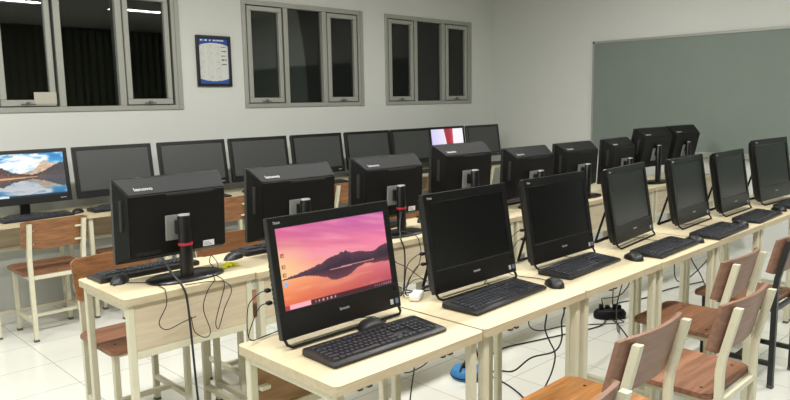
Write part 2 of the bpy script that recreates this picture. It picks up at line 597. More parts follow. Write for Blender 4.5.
# card taped on the lower corner of the leftmost window
bm = BM(); box(bm, (1.705, WY - 0.031, 1.520), (1.862, WY - 0.0265, 1.606), 0.001)
tag(obj('paper_card', bm, M['card']), 'pale blank card stuck on the lower corner of the leftmost window', 'card')

# framed chart on the wall
t = thing('framed_poster', 'black framed poster with blue header on the wall between two windows', 'poster', (3.205, WY, 1.653))
bm = BM()
pw, ph, fb = 0.335, 0.437, 0.024
for a, b in (((-pw / 2, 0), (pw / 2, fb)), ((-pw / 2, ph - fb), (pw / 2, ph)), ((-pw / 2, fb), (-pw / 2 + fb, ph - fb)), ((pw / 2 - fb, fb), (pw / 2, ph - fb))):
    box(bm, (a[0], -0.024, a[1]), (b[0], 0, b[1]), 0.002)
obj('frame', bm, M['frame_black'], t)
o = obj('print', picture_mesh('print', pw - 2 * fb, ph - 2 * fb, 70, 96, pic_chart, M['chart']), M['chart'], t)
o.location = (0, -0.010, fb)
bm = BM(); box(bm, (-pw / 2 + 0.01, -0.008, 0.01), (pw / 2 - 0.01, -0.001, ph - 0.01)); obj('backing_board', bm, M['frame_black'], t)

# chalkboard on the right wall
t = thing('chalkboard', 'long green chalkboard with thin aluminium frame on the right wall', 'chalkboard', (WX, 1.4, 0.93))
BY0, BY1, BH = -2.00, 2.698, 1.166
bm = BM(); box(bm, (-0.018, BY0, 0), (-0.001, BY1, BH)); obj('writing_surface', bm, M['board'], t)
bm = BM()
box(bm, (-0.026, BY0, BH - 0.004), (0, BY1, BH + 0.022), 0.003)
box(bm, (-0.026, BY0, -0.02), (0, BY1, 0.004), 0.003)
box(bm, (-0.026, BY0 - 0.02, -0.02), (0, BY0, BH + 0.022), 0.003)
box(bm, (-0.026, BY1, -0.02), (0, BY1 + 0.02, BH + 0.022), 0.003)
obj('frame', bm, M['alu'], t)
bm = BM(); box(bm, (-0.07, BY0, -0.045), (0, BY1, -0.02), 0.004); obj('chalk_tray', bm, M['alu'], t)
for yy in (BY0 - 0.021, BY1 - 0.004):
    bm = BM(); box(bm, (-0.029, yy, BH - 0.002), (0, yy + 0.025, BH + 0.024), 0.005, 2); obj('corner_cap', bm, M['alu_dark'], t)

# ------------------------------------------------------------------ desks
def make_desk(label, x0, y0, w, d=0.484, flip=False, dz=0.0, group=None, panel='panel'):
    """user side at local -y, panel at local +y; origin at the middle of the footprint"""
    t = thing('student_desk', label, 'desk', (x0 + w / 2, y0 + d / 2, 0), PI if flip else 0, group)
    a, b = w / 2 - 0.0015, d / 2
    z1 = DESK_Z + dz
    th = 0.028
    bm = BM()
    poly_prism(bm, round_rect(-a, -b, a, b, 0.020, 4), z1 - th, z1)
    top = obj('tabletop', bm, M['laminate'], t)
    top.data.materials.append(M['laminate_edge'])
    for p in top.data.polygons:
        if abs(p.normal.z) < 0.5:
            p.material_index = 1
    s = 0.028
    ix, iy = a - 0.017 - s / 2, b - 0.018 - s / 2
    for sx in (-1, 1):
        for sy in (-1, 1):
            bm = BM(); box(bm, (sx * ix - s / 2, sy * iy - s / 2, 0.012), (sx * ix + s / 2, sy * iy + s / 2, z1 - th), 0.003)
            lg = obj('leg', bm, M['cream'], t)
            bm = BM(); box(bm, (sx * ix - s / 2 - 0.001, sy * iy - s / 2 - 0.001, 0), (sx * ix + s / 2 + 0.001, sy * iy + s / 2 + 0.001, 0.014), 0.002)
            obj('foot_cap', bm, M['cap'], lg)
        bm = BM(); box(bm, (sx * ix - 0.012, -iy + s / 2, z1 - th - 0.03), (sx * ix + 0.012, iy - s / 2, z1 - th), 0.002)
        obj('side_rail', bm, M['cream'], t)
        bm = BM(); box(bm, (sx * ix - 0.013, -iy + s / 2, 0.085), (sx * ix + 0.013, iy - s / 2, 0.112), 0.002)
        obj('foot_rail', bm, M['cream'], t)
    bm = BM(); box(bm, (-ix + s / 2, iy - 0.015, z1 - 0.255), (ix - s / 2, iy + 0.015, z1 - 0.225), 0.002)
    obj('panel_rail', bm, M['cream'], t)
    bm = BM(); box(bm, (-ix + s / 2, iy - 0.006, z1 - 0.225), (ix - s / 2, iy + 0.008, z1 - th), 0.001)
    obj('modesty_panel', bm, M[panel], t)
    if panel != 'panel':
        bm = BM(); box(bm, (-ix + s / 2, iy - 0.030, z1 - 0.150), (-ix + s / 2 + 0.035, iy - 0.006, z1 - 0.136), 0.002)
        obj('bracket', bm, M['cream'], t)
    bm = BM(); box(bm, (-ix + 0.013, -0.013 + 0.05, 0.086), (ix - 0.013, 0.013 + 0.05, 0.111), 0.002)
    obj('cross_rail', bm, M['cream'], t)
    return t

FRONT_Y, MID_Y, BACK_Y = 1.353, 2.590, 4.905
front_x = [1.087, 1.711, 2.342, 2.990, 3.650, 4.310, 4.960, 5.610]
front_dz = [0.0, 0.003, 0.002, 0.0, 0.002, 0.001, 0.002, 0]
f_lab = ['pale laminate desk carrying the computer with the pink sunset screen',
         'pale laminate desk second in the nearest row, right of the sunset computer desk',
         'pale laminate desk third from the left in the nearest row',
         'pale laminate desk fourth from the left in the nearest row',
         'pale laminate desk fifth from the left in the nearest row',
         'pale laminate desk sixth from the left in the nearest row',
         'pale laminate desk at the far right end of the nearest row']
for i in range(7):
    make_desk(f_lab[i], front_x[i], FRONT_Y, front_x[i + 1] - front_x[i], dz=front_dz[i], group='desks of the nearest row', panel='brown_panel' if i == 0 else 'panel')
mid_x = [1.056, 1.658, 2.300, 2.950, 3.610, 4.270, 4.920, 5.570, 6.220, 6.860]
mid_dz = [0.0, -0.004, 0.0, 0, 0, 0, 0, 0, 0]
m_lab = ['pale laminate desk with wide front panel under the red banded monitor at left',
         'pale laminate desk second in the middle row, right of the crumpled yellow paper',
         'pale laminate desk third from the left in the middle row',
         'pale laminate desk fourth from the left in the middle row',
         'pale laminate desk fifth from the left in the middle row',
         'pale laminate desk sixth from the left in the middle row',
         'pale laminate desk seventh from the left in the middle row',
         'pale laminate desk under the left raised monitor near the chalkboard',
         'pale laminate desk at the chalkboard end of the middle row']
for i in range(9):
    make_desk(m_lab[i], mid_x[i], MID_Y, mid_x[i + 1] - mid_x[i], flip=True, dz=mid_dz[i], group='desks of the middle row')
back_x = [1.155 + 0.633 * k for k in range(10)]
b_lab = ['pale laminate desk under the lit lake screen by the window wall',
         'pale laminate desk second from the left along the window wall'] + \
        ['pale laminate desk %s from the left along the window wall' % n for n in ('third', 'fourth', 'fifth', 'sixth', 'seventh')] + \
        ['pale laminate desk under the screen with a red stripe', 'pale laminate desk at the corner end of the window wall']
for i in range(9):
    make_desk(b_lab[i], back_x[i], BACK_Y, 0.633, group='desks along the window wall')

# ------------------------------------------------------------------ chairs
def make_chair(label, fm, seat_mat, back_mat, brackets=False):
    """faces +y; origin under the rear posts' midline shifted to the seat centre"""
    t = thing('school_chair', label, 'chair')
    s = 0.026
    oy = -0.20
    hx = 0.166
    seat_z = 0.440
    for sx in (-1, 1):
        bm = BM()                                   # rear post: straight, then leaning back
        prof = [(0.012, 0.0), (0.53, 0.0), (0.58, -0.006), (0.772, -0.052)]
        rings = []
        for z, y in prof:
            rings.append([(sx * hx + dx * s / 2, oy + y + dy * s / 2, z) for dx, dy in ((-1, -1), (1, -1), (1, 1), (-1, 1))])
        loft(bm, rings)
        lg = obj('rear_leg', bm, fm, t, 20)
        bm = BM(); box(bm, (sx * hx - 0.015, oy - 0.015, 0), (sx * hx + 0.015, oy + 0.015, 0.016), 0.002); obj('foot_cap', bm, M['cap'], lg)
        bm = BM(); box(bm, (sx * hx - s / 2, oy + 0.345 - s / 2, 0.012), (sx * hx + s / 2, oy + 0.345 + s / 2, seat_z - 0.012), 0.002)
        lg = obj('front_leg', bm, fm, t)
        bm = BM(); box(bm, (sx * hx - 0.015, oy + 0.330, 0), (sx * hx + 0.015, oy + 0.360, 0.016), 0.002); obj('foot_cap', bm, M['cap'], lg)
        bm = BM(); box(bm, (sx * hx - 0.012, oy + s / 2, seat_z - 0.036), (sx * hx + 0.012, oy + 0.345 - s / 2, seat_z - 0.011), 0.002); obj('seat_rail', bm, fm, t)
        bm = BM(); box(bm, (sx * hx - 0.012, oy + s / 2, 0.115), (sx * hx + 0.012, oy + 0.345 - s / 2, 0.139), 0.002); obj('side_stretcher', bm, fm, t)
    bm = BM(); box(bm, (-hx + 0.012, oy + 0.16, 0.116), (hx - 0.012, oy + 0.184, 0.138), 0.002); obj('cross_stretcher', bm, fm, t)
    for yy in (0.0, 0.345):
        bm = BM(); box(bm, (-hx + s / 2, oy + yy - 0.010, seat_z - 0.036), (hx - s / 2, oy + yy + 0.010, seat_z - 0.012), 0.002); obj('cross_rail', bm, fm, t)
    # seat
    bm = BM()
    poly_prism(bm, round_rect(-0.203, oy + 0.016, 0.203, oy + 0.400, 0.035, 5), seat_z - 0.011, seat_z + 0.009)
    es = [e for e in bm.edges if abs(e.verts[0].co.z - e.verts[1].co.z) < 1e-5 and e.verts[0].co.z > seat_z]
    bmesh.ops.bevel(bm, geom=es, offset=0.005, segments=2, affect='EDGES')
    st = obj('seat', bm, seat_mat, t)
    for px, py in ((-hx + 0.02, oy + 0.07), (hx - 0.02, oy + 0.07), (-hx + 0.02, oy + 0.30), (hx - 0.02, oy + 0.30)):
        bm = BM(); cyl(bm, (px, py, seat_z + 0.006), (px, py, seat_z + 0.0098), 0.0065, 10); obj('bolt', bm, M['rubber'], st)
    # curved backrest, hollow towards the sitter
    bm = BM()
    n, mz = 14, 5
    def pt(i, j, side):
        u = i / n * 2 - 1; v = j / mz
        x = u * 0.201
        z = 0.598 + 0.192 * v
        if abs(u) > 0.9:
            z = 0.598 + 0.012 * (abs(u) - 0.9) * 10 + (0.192 - 0.024 * (abs(u) - 0.9) * 10) * v
        y = oy + 0.0190 - (z - 0.58) * 0.24 + 0.026 * (u * u - 0.62) + 0.10 * max(0, abs(u) - 0.86) + (0.007 if side else -0.007)
        return (x, y, z)
    A = [[bm.verts.new(pt(i, j, 0)) for i in range(n + 1)] for j in range(mz + 1)]
    B = [[bm.verts.new(pt(i, j, 1)) for i in range(n + 1)] for j in range(mz + 1)]
    for j in range(mz):
        for i in range(n):
            bm.faces.new((A[j][i], A[j][i + 1], A[j + 1][i + 1], A[j + 1][i]))
            bm.faces.new((B[j][i], B[j + 1][i], B[j + 1][i + 1], B[j][i + 1]))
        bm.faces.new((A[j][0], A[j + 1][0], B[j + 1][0], B[j][0]))
        bm.faces.new((A[j][n], B[j][n], B[j + 1][n], A[j + 1][n]))
    for i in range(n):
        bm.faces.new((A[0][i], B[0][i], B[0][i + 1], A[0][i + 1]))
        bm.faces.new((A[mz][i], A[mz][i + 1], B[mz][i + 1], B[mz][i]))
    obj('backrest', bm, back_mat, t)
    for sx in (-1, 1) if brackets else ():
        for z in (0.635, 0.725):
            y = oy - (z - 0.58) * 0.24
            bm = BM(); box(bm, (sx * hx - sx * 0.040 - 0.012, y - 0.006, z - 0.006), (sx * hx - sx * 0.013 + 0.012, y + 0.010, z + 0.006), 0.001)
            obj('bracket', bm, fm, t)
    return t

CH_GROUP_F, CH_GROUP_M, CH_GROUP_B = 'chairs at the nearest row', 'chairs behind the middle row', 'chairs at the window wall'
def place_chair(src, used, cx, yp, rot, label, group):
    """yp is where the rear posts stand"""
    off = 0.20 if abs(rot) < 1.6 else -0.20
    ox, oy = -math.sin(rot) * 0.20, math.cos(rot) * 0.20
    loc = (cx + ox, yp + oy, 0)
    if not used:
        src.location = loc; src.rotation_euler = (0, 0, rot); src['label'] = label; src['group'] = group
        return src
    return dup(src, loc, rot, label, group)

ch_red = make_chair('x', M['cream'], M['wood_red'], M['wood_back'])
place_chair(ch_red, 0, 2.595, 0.880, 0, 'cream framed chair with reddish seat wholly in view, largest at bottom right', CH_GROUP_F)
place_chair(ch_red, 1, 3.245, 1.120, 0, 'cream framed chair half tucked under the near desks, left of the black framed chair', CH_GROUP_F)
place_chair(ch_red, 1, 1.370, 0.830, 0, 'cream framed chair of which only the backrest tip shows at the bottom edge', CH_GROUP_F)
ch_or = make_chair('x', M['cream'], M['wood_orange'], M['wood_back'])
place_chair(ch_or, 0, 2.030, 0.960, 0, 'cream framed chair with bright orange wood seat near the bottom edge', CH_GROUP_F)
ch_bk = make_chair('x', M['black_steel'], M['wood_red'], M['wood_back'])
place_chair(ch_bk, 0, 3.905, 1.105, 0, 'black framed wooden chair cut by the right edge', CH_GROUP_F)

ch_mid = make_chair('x', M['cream'], M['wood_red'], M['wood_back_orange'], True)
mid_ch = [(1.312, 3.290, PI, 'brown wooden chair behind the leftmost middle row desk'),
          (1.960, 3.330, PI, 'brown wooden chair behind the second desk of the middle row'),
          (2.640, 3.330, PI, 'brown wooden chair behind the third desk of the middle row'),
          (3.290, 3.330, PI, 'brown wooden chair behind the fourth desk of the middle row'),
          (3.950, 3.330, PI, 'brown wooden chair behind the fifth desk of the middle row')]
for k, (x, y, r, l) in enumerate(mid_ch):
    place_chair(ch_mid, k, x, y, r, l, CH_GROUP_M)
back_ch = [(1.507, 4.705, 0, 'brown wooden chair in front of the lit lake screen by the window wall'),
           (2.110, 4.760, 0, 'brown wooden chair second from the left at the window wall'),
           (2.765, 4.700, 0, 'brown wooden chair third from the left at the window wall'),
           (3.375, 4.740, 0, 'brown wooden chair fourth from the left at the window wall'),
           (4.040, 4.740, 0, 'brown wooden chair fifth from the left at the window wall'),
           (4.665, 4.720, 0, 'brown wooden chair sixth from the left at the window wall'),
           (5.290, 4.740, 0, 'brown wooden chair seventh from the left at the window wall'),
           (5.910, 4.740, 0, 'brown wooden chair eighth from the left at the window wall')]
for k, (x, y, r, l) in enumerate(back_ch):
    place_chair(ch_mid, 1, x, y, r, l, CH_GROUP_B)

# ------------------------------------------------------------------ all-in-one computers on wire stands (nearest row)
def X90(y, z, x=0.0, rx=PI / 2):
    return Matrix.Translation((x, y, z)) @ Matrix.Rotation(rx, 4, 'X')

BW, BHT, BOT = 0.503, 0.374, 0.026
TILT = math.radians(9.5)
TM = Matrix.Translation((0, 0, BOT)) @ Matrix.Rotation(-TILT, 4, 'X')

def baked(bm, m):
    bmesh.ops.transform(bm, matrix=m, verts=bm.verts)
    return bm

def frame_ring(bm, w, h, l, r, b, tp, y0, y1, rad=0.012):
    """a bezel: outer rounded rectangle w x h (x centred, z from 0) with a rectangular hole"""
    outer = round_rect(-w / 2, 0, w / 2, h, rad, 4)
    box(bm, (-w / 2, y0, 0), (w / 2, y1, b), 0.002)
    box(bm, (-w / 2, y0, h - tp), (w / 2, y1, h), 0.002)
    box(bm, (-w / 2, y0, b - 0.002), (-w / 2 + l, y1, h - tp + 0.002), 0.002)
    box(bm, (w / 2 - r, y0, b - 0.002), (w / 2, y1, h - tp + 0.002), 0.002)

SL, ST, SB = 0.026, 0.036, 0.086
def make_aio(label, screen_mat, pic=None):
    t = thing('all_in_one_computer', label, 'computer')
    bm = BM(); frame_ring(bm, BW, BHT, SL, SL, SB, ST, 0.0, 0.022); obj('bezel', baked(bm, TM), M['bezel'], t)
    if pic is None:
        bm = BM(); box(bm, (-BW / 2 + SL - 0.004, 0.004, SB - 0.004), (BW / 2 - SL + 0.004, 0.012, BHT - ST + 0.004))
        obj('screen', baked(bm, TM), screen_mat, t)
    else:
        w, h = BW - 2 * SL, BHT - ST - SB
        me = picture_mesh('screen', w + 0.002, h + 0.002, 180, 110, pic, screen_mat)
        me.transform(TM @ Matrix.Translation((0, 0.004, SB - 0.001)))
        obj('screen', me, screen_mat, t)
        bm = BM(); box(bm, (-w / 2 - 0.004, 0.006, SB - 0.004), (w / 2 + 0.004, 0.014, SB + h + 0.004)); obj('screen_backing', baked(bm, TM), M['bezel'], t)
    bm = BM()
    rings = []
    for y, ix, zb, zt in ((0.022, 0.003, 0.002, 0.002), (0.040, 0.012, 0.010, 0.012), (0.062, 0.050, 0.04, 0.05)):
        rings.append([(x, y, z) for x, z in round_rect(-BW / 2 + ix, zb, BW / 2 - ix, BHT - zt, 0.012, 3)])
    loft(bm, rings)
    cs = obj('back_cover', baked(bm, TM), M['black'], t)
    bm = BM()
    for k in range(9):
        box(bm, (-BW / 2 + 0.0065, 0.026, 0.11 + k * 0.014), (-BW / 2 + 0.020, 0.034, 0.119 + k * 0.014))
    obj('side_vent', baked(bm, TM), M['rubber'], cs)
    # wire foot: a loop that drops from the lower corners and runs along the desk
    bm = BM()
    hx = 0.242
    loop = [(-hx, 0.034, 0.075), (-hx, 0.010, 0.032), (-hx + 0.002, -0.006, 0.012), (-hx + 0.014, -0.014, 0.0055),
            (0, -0.014, 0.0055), (hx - 0.014, -0.014, 0.0055), (hx - 0.002, -0.006, 0.012), (hx, 0.010, 0.032), (hx, 0.034, 0.075)]
    tube(bm, loop, 0.0048, 8)
    obj('wire_foot', bm, M['black'], t)
    bm = BM()
    top = TM @ Vector((0, 0.060, 0.20))
    for sx in (-1, 1):
        tube(bm, [(sx * 0.150, top.y, top.z), (sx * 0.160, 0.150, 0.014), (sx * 0.150, 0.158, 0.0065), (0, 0.158, 0.0065)], 0.0062, 8)
    obj('rear_prop', bm, M['black'], t)
    F = TM @ Matrix.Rotation(PI / 2, 4, 'X')       # text plane on the front face
    lettering('brand_lettering', 'lenovo', 0.0150, M['letter'], t, TM @ X90(-0.0006, 0.044, -0.022))
    lettering('model_lettering', 'Think', 0.0120, M['letter'], t, TM @ X90(-0.0006, BHT - 0.022, -BW / 2 + 0.018))
    for k, mm in ((0, M['letter']), (1, M['blue_sticker'])):
        bm = BM(); x = BW / 2 - 0.050 + k * 0.024
        box(bm, (x, -0.0008, 0.014), (x + 0.014, 0.0004, 0.032)); obj('sticker', baked(bm, TM), mm, t)
    bm = BM(); cyl(bm, (BW / 2 - 0.020, -0.002, 0.066), (BW / 2 - 0.020, 0.001, 0.066), 0.008, 16); obj('power_button', baked(bm, TM), M['black_top'], t)
    bm = BM(); box(bm, (BW / 2 + 0.0005, 0.006, 0.19), (BW / 2 + 0.0028, 0.016, 0.21), 0.001); obj('side_button', baked(bm, TM), M['silver'], t)
    return t

aio_on = make_aio('all-in-one computer showing a pink mountain sunset, on the leftmost near desk', M['sunset'], pic_sunset)
aio_on.location = (1.409, 1.684, DESK_Z + 0.003)
aio = make_aio('x', M['screen_off']); THINGS['near1'] = aio_on
aio_spots = [(2.090, 1.684, 0.000, 'black all-in-one computer, screen off, just right of the sunset screen'),
             (2.722, 1.684, 0.00, 'black all-in-one computer, screen off, third from the left in the nearest row'),
             (3.352, 1.662, 0.10, 'black all-in-one computer, screen off, fourth from the left in the nearest row'),
             (4.042, 1.645, 0.05, 'black all-in-one computer, screen off, fifth from the left in the nearest row'),
             (4.628, 1.622, 0.02, 'black all-in-one computer, screen off, sixth from the left in the nearest row'),
             (5.270, 1.580, -0.06, 'black all-in-one computer, screen off, at the right edge of the nearest row')]
for k, (x, y, r, l) in enumerate(aio_spots):
    loc = (x, y, DESK_Z + front_dz[k + 1])
    g = 'all-in-one computers of the nearest row'
    if k == 0:
        aio.location = loc; aio.rotation_euler.z = r; aio['label'] = l; aio['group'] = g
        THINGS['near2'] = aio
    else:
        o = THINGS['near%d' % (k + 2)] = dup(aio, loc, r, l, g)
        if k == 5: o.scale = (1.12, 1.1, 1.12)
aio_on['group'] = 'all-in-one computers of the nearest row'

# ------------------------------------------------------------------ monitors on column stands
def base_mesh(bm, rx, ry, h, n=40, flat=0.75):
    ring = lambda k, z: [(rx * k * math.cos(2 * PI * i / n), ry * k * math.copysign(abs(math.sin(2 * PI * i / n)) ** flat, math.sin(2 * PI * i / n)), z) for i in range(n)]
    loft(bm, [ring(1, 0), ring(1, h * 0.45), ring(0.93, h * 0.8), ring(0.3, h), ])

def make_column_aio(label, lift=0.0, tilt=0.0, extras=True):
    """screen faces +y (away from the camera); column and base on the -y side; z=0 on the desk"""
    t = thing('all_in_one_computer', label, 'computer')
    w, h, bot = 0.500, 0.362, 0.078 + lift
    T = Matrix.Translation((0, 0.10, bot)) @ Matrix.Rotation(tilt, 4, 'X') @ Matrix.Rotation(math.radians(3), 4, 'X')
    bm = BM(); frame_ring(bm, w, h, SL, SL, 0.07, ST, -0.024, 0.0); obj('bezel', baked(bm, T), M['bezel'], t)
    bm = BM(); box(bm, (-w / 2 + 0.02, -0.014, 0.06), (w / 2 - 0.02, -0.005, h - 0.02)); obj('screen', baked(bm, T), M['screen_off'], t)
    # thick back cover: sloping top shelf, straight sides
    D, SHF = 0.118, 0.058
    bm = BM()
    o = [(-w / 2, 0.0), (w / 2, 0.0), (w / 2, h), (-w / 2, h)]
    inn = [(-w / 2 + 0.026, 0.040), (w / 2 - 0.032, 0.040), (w / 2 - 0.032, h - SHF), (-w / 2 + 0.026, h - SHF)]
    a = [bm.verts.new((x, -0.024, z)) for x, z in o]
    b = [bm.verts.new((x, -D, z)) for x, z in inn]
    bm.faces.new(a); bm.faces.new(b[::-1])
    for i in range(4):
        j = (i + 1) % 4
        bm.faces.new((a[i], b[i], b[j], a[j]))
    bmesh.ops.recalc_face_normals(bm, faces=bm.faces)
    bmesh.ops.bevel(bm, geom=list(bm.edges), offset=0.004, segments=2, affect='EDGES')
    cv = obj('back_cover', baked(bm, T), M['black'], t)
    bm = BM()                                         # lighter top shelf
    sl = SHF / (D - 0.024)
    v = [bm.verts.new(p) for p in ((-w / 2 + 0.010, -0.030, h + 0.0008 - sl * 0.006), (w / 2 - 0.010, -0.030, h + 0.0008 - sl * 0.006),
                                   (w / 2 - 0.036, -D + 0.006, h - SHF + sl * 0.006 + 0.0008), (-w / 2 + 0.030, -D + 0.006, h - SHF + sl * 0.006 + 0.0008))]
    bm.faces.new(v)
    obj('top_shelf', baked(bm, T), M['black_top'], cv)
    bm = BM(); box(bm, (-0.06, -D - 0.0015, h - SHF - 0.016), (0.16, -D + 0.002, h - SHF - 0.006), 0.001); obj('handle_slot', baked(bm, T), M['rubber'], cv)
    bm = BM()
    box(bm, (-w / 2 + 0.008, -0.082, 0.15), (-w / 2 + 0.030, -0.060, 0.28), 0.002)
    obj('side_vent', baked(bm, T), M['rubber'], cv)
    bm = BM()
    for k in range(10):
        box(bm, (-w / 2 + 0.05 + k * 0.011, -D - 0.001, 0.046), (-w / 2 + 0.056 + k * 0.011, -D + 0.001, 0.062))
    obj('port_row', baked(bm, T), M['rubber'], cv)
    # brand on the sloping shelf, read from the column side
    ang = math.atan2(SHF, D - 0.024)
    lettering('brand_lettering', 'lenovo', 0.030, M['letter'], t,
              T @ Matrix.Translation((-w / 2 + 0.062, -D + 0.020, h - SHF + sl * 0.020 + 0.0025)) @ Matrix.Rotation(ang, 4, 'X'), 0.0002)
    bm = BM(); box(bm, (-0.070, -D - 0.006, 0.095), (0.045, -D + 0.001, 0.205), 0.002); obj('mounting_plate', baked(bm, T), M['silver'], t)
    # column
    cy = 0.10 - D - 0.060
    ctop = bot + 0.200
    bm = BM()
    ell = lambda z, k=1.0: [(0.029 * k * math.cos(2 * PI * i / 24) - 0.008, cy + 0.022 * k * math.sin(2 * PI * i / 24), z) for i in range(24)]
    loft(bm, [ell(0.006), ell(ctop - 0.006), ell(ctop, 0.9)])
    obj('column', bm, M['bezel'], t)
    bm = BM(); loft(bm, [ell(ctop - 0.002, 0.95), ell(ctop + 0.004, 0.85)]); obj('column_cap', bm, M['silver'], t)
    bm = BM(); box(bm, (-0.030, cy + 0.010, ctop - 0.085), (0.030, 0.10 - D + 0.004, ctop - 0.025), 0.004, 2); obj('tilt_hinge', bm, M['bezel'], t)
    bm = BM(); base_mesh(bm, 0.172, 0.098, 0.016)
    bmesh.ops.translate(bm, verts=bm.verts, vec=(0, cy + 0.03, 0)); obj('base', bm, M['bezel'], t)
    if extras:
        bm = BM(); loft(bm, [ell(0.148 + lift, 1.12), ell(0.159 + lift, 1.12)]); obj('cable_strap', bm, M['red'], t)
        bm = BM(); box(bm, (0.105, -D - 0.002, 0.044), (0.160, -D + 0.001, 0.070), 0.0005); lb = obj('paper_label', baked(bm, T), M['sticker'], t)
        bm = BM()
        for k in range(3):
            box(bm, (0.110, -D - 0.0026, 0.049 + k * 0.006), (0.150 - 0.008 * k, -D - 0.0018, 0.0512 + k * 0.006))
        obj('label_print', baked(bm, T), M['print'], lb)
    return t

G_M = 'all-in-one computers of the middle row seen from behind'
colA = make_column_aio('black computer seen from behind with red banded column, leftmost in the middle row', 0.0, 0.0, True)
colA['group'] = G_M
colA.location = (1.400, 2.800, DESK_Z); colA.rotation_euler.z = 0.0
THINGS['mid1'] = colA
THINGS['mid3'] = dup(colA, (2.704, 2.800, DESK_Z), 0.0, 'black computer seen from behind with red banded column, third in the middle row', G_M)
colB = make_column_aio('black computer seen from behind with bare column, second in the middle row', 0.0, 0.0, False)
colB['group'] = G_M
colB.location = (2.044, 2.800, DESK_Z - 0.004)
colE = None
for x, y, r, l in ((4.065, 2.80, 0, 'black computer seen from behind, second right of the raised one in mid room'),
                   (4.690, 2.80, 0, 'black computer seen from behind, between two others left of the chalkboard edge'),
                   (5.340, 2.80, 0.10, 'black computer seen from behind in front of the chalkboard left edge')):
    if colE is None:
        colE = make_column_aio(l, -0.026, 0.0, False); colE['group'] = G_M
        colE.location = (x, y, DESK_Z); colE.rotation_euler.z = r
    else:
        dup(colE, (x, y, DESK_Z), r, l, G_M)
colC = make_column_aio('black computer seen from behind, raised above its neighbours in mid row', 0.035, 0.0, False)
colC['group'] = G_M
colC.location = (3.350, 2.800, DESK_Z)
colD = make_column_aio('raised black computer seen from behind in front of chalkboard, the left of two', 0.050, math.radians(9), False)
colD['group'] = G_M
colD.location = (5.870, 2.80, DESK_Z); colD.rotation_euler.z = -0.08
dup(colD, (6.470, 2.80, DESK_Z), -0.06, 'raised black computer seen from behind in front of chalkboard, rightmost of two', G_M)

# back row, facing the room
def make_wall_monitor(label, screen_mat, pic=None):
    """screen faces -y; base in the middle; z=0 on the desk"""
    t = thing('desktop_monitor', label, 'monitor')
    w, h, bot = 0.590, 0.372, 0.090
    T = Matrix.Translation((0, -0.045, bot)) @ Matrix.Rotation(math.radians(-8), 4, 'X')
    bm = BM(); frame_ring(bm, w, h, 0.028, 0.028, 0.052, 0.026, 0, 0.024); obj('bezel', baked(bm, T), M['bezel'], t)
    sw, sh = w - 0.056, h - 0.078
    if pic:
        me = picture_mesh('screen', sw + 0.002, sh + 0.002, 130, 80, pic, screen_mat)
        me.transform(T @ Matrix.Translation((0, 0.004, 0.051)))
        obj('screen', me, screen_mat, t)
    bm = BM(); box(bm, (-sw / 2 - 0.004, 0.005 if not pic else 0.007, 0.048), (sw / 2 + 0.004, 0.014, 0.052 + sh + 0.004))
    obj('screen' if not pic else 'screen_backing', baked(bm, T), screen_mat if not pic else M['screen_off'], t)
    bm = BM()
    loft(bm, [[(x, y, z) for x, z in round_rect(-w / 2 + i, i, w / 2 - i, h - i, 0.01, 3)] for y, i in ((0.024, 0.001), (0.040, 0.006), (0.060, 0.060))])
    obj('back_cover', baked(bm, T), M['black'], t)
    bm = BM(); box(bm, (-0.032, 0.020, 0.010), (0.032, 0.050, bot + 0.16), 0.008, 2); obj('neck', bm, M['bezel'], t)
    bm = BM(); base_mesh(bm, 0.125, 0.085, 0.014); bmesh.ops.translate(bm, verts=bm.verts, vec=(0, 0.03, 0)); obj('base', bm, M['bezel'], t)
    lettering('brand_lettering', 'lenovo', 0.014, M['letter'], t, T @ X90(-0.0006, 0.022, w / 2 - 0.078), 0.0003)
    return t

G_B = 'monitors along the window wall'
wm_lit = make_wall_monitor('monitor showing a blue mountain lake picture, at the left end of window wall', M['lake'], pic_lake)
wm_lit['group'] = G_B
wm_str = make_wall_monitor('monitor lit pale with a red stripe near the room corner', M['stripe'], pic_stripe)
wm_str['group'] = G_B
wm = make_wall_monitor('x', M['screen_reflect_grey'])
BMY = 5.17
wm_lit.location = (1.485, BMY, DESK_Z)
wm_str.location = (5.905, BMY + 0.04, DESK_Z)
ords = ['second', 'third', 'fourth', 'fifth', 'sixth', 'seventh']
for k, x in enumerate((2.112, 2.757, 3.388, 4.030, 4.670, 5.290)):
    l = 'dark monitor with screen off, %s from the left along the window wall' % ords[k]
    if k == 0:
        wm.location = (x, BMY, DESK_Z); wm['label'] = l; wm['group'] = G_B
    else:
        dup(wm, (x, BMY, DESK_Z), 0, l, G_B)
dup(wm, (6.475, BMY - 0.02, DESK_Z), 0, 'dark monitor with screen off, nearest the room corner', G_B)

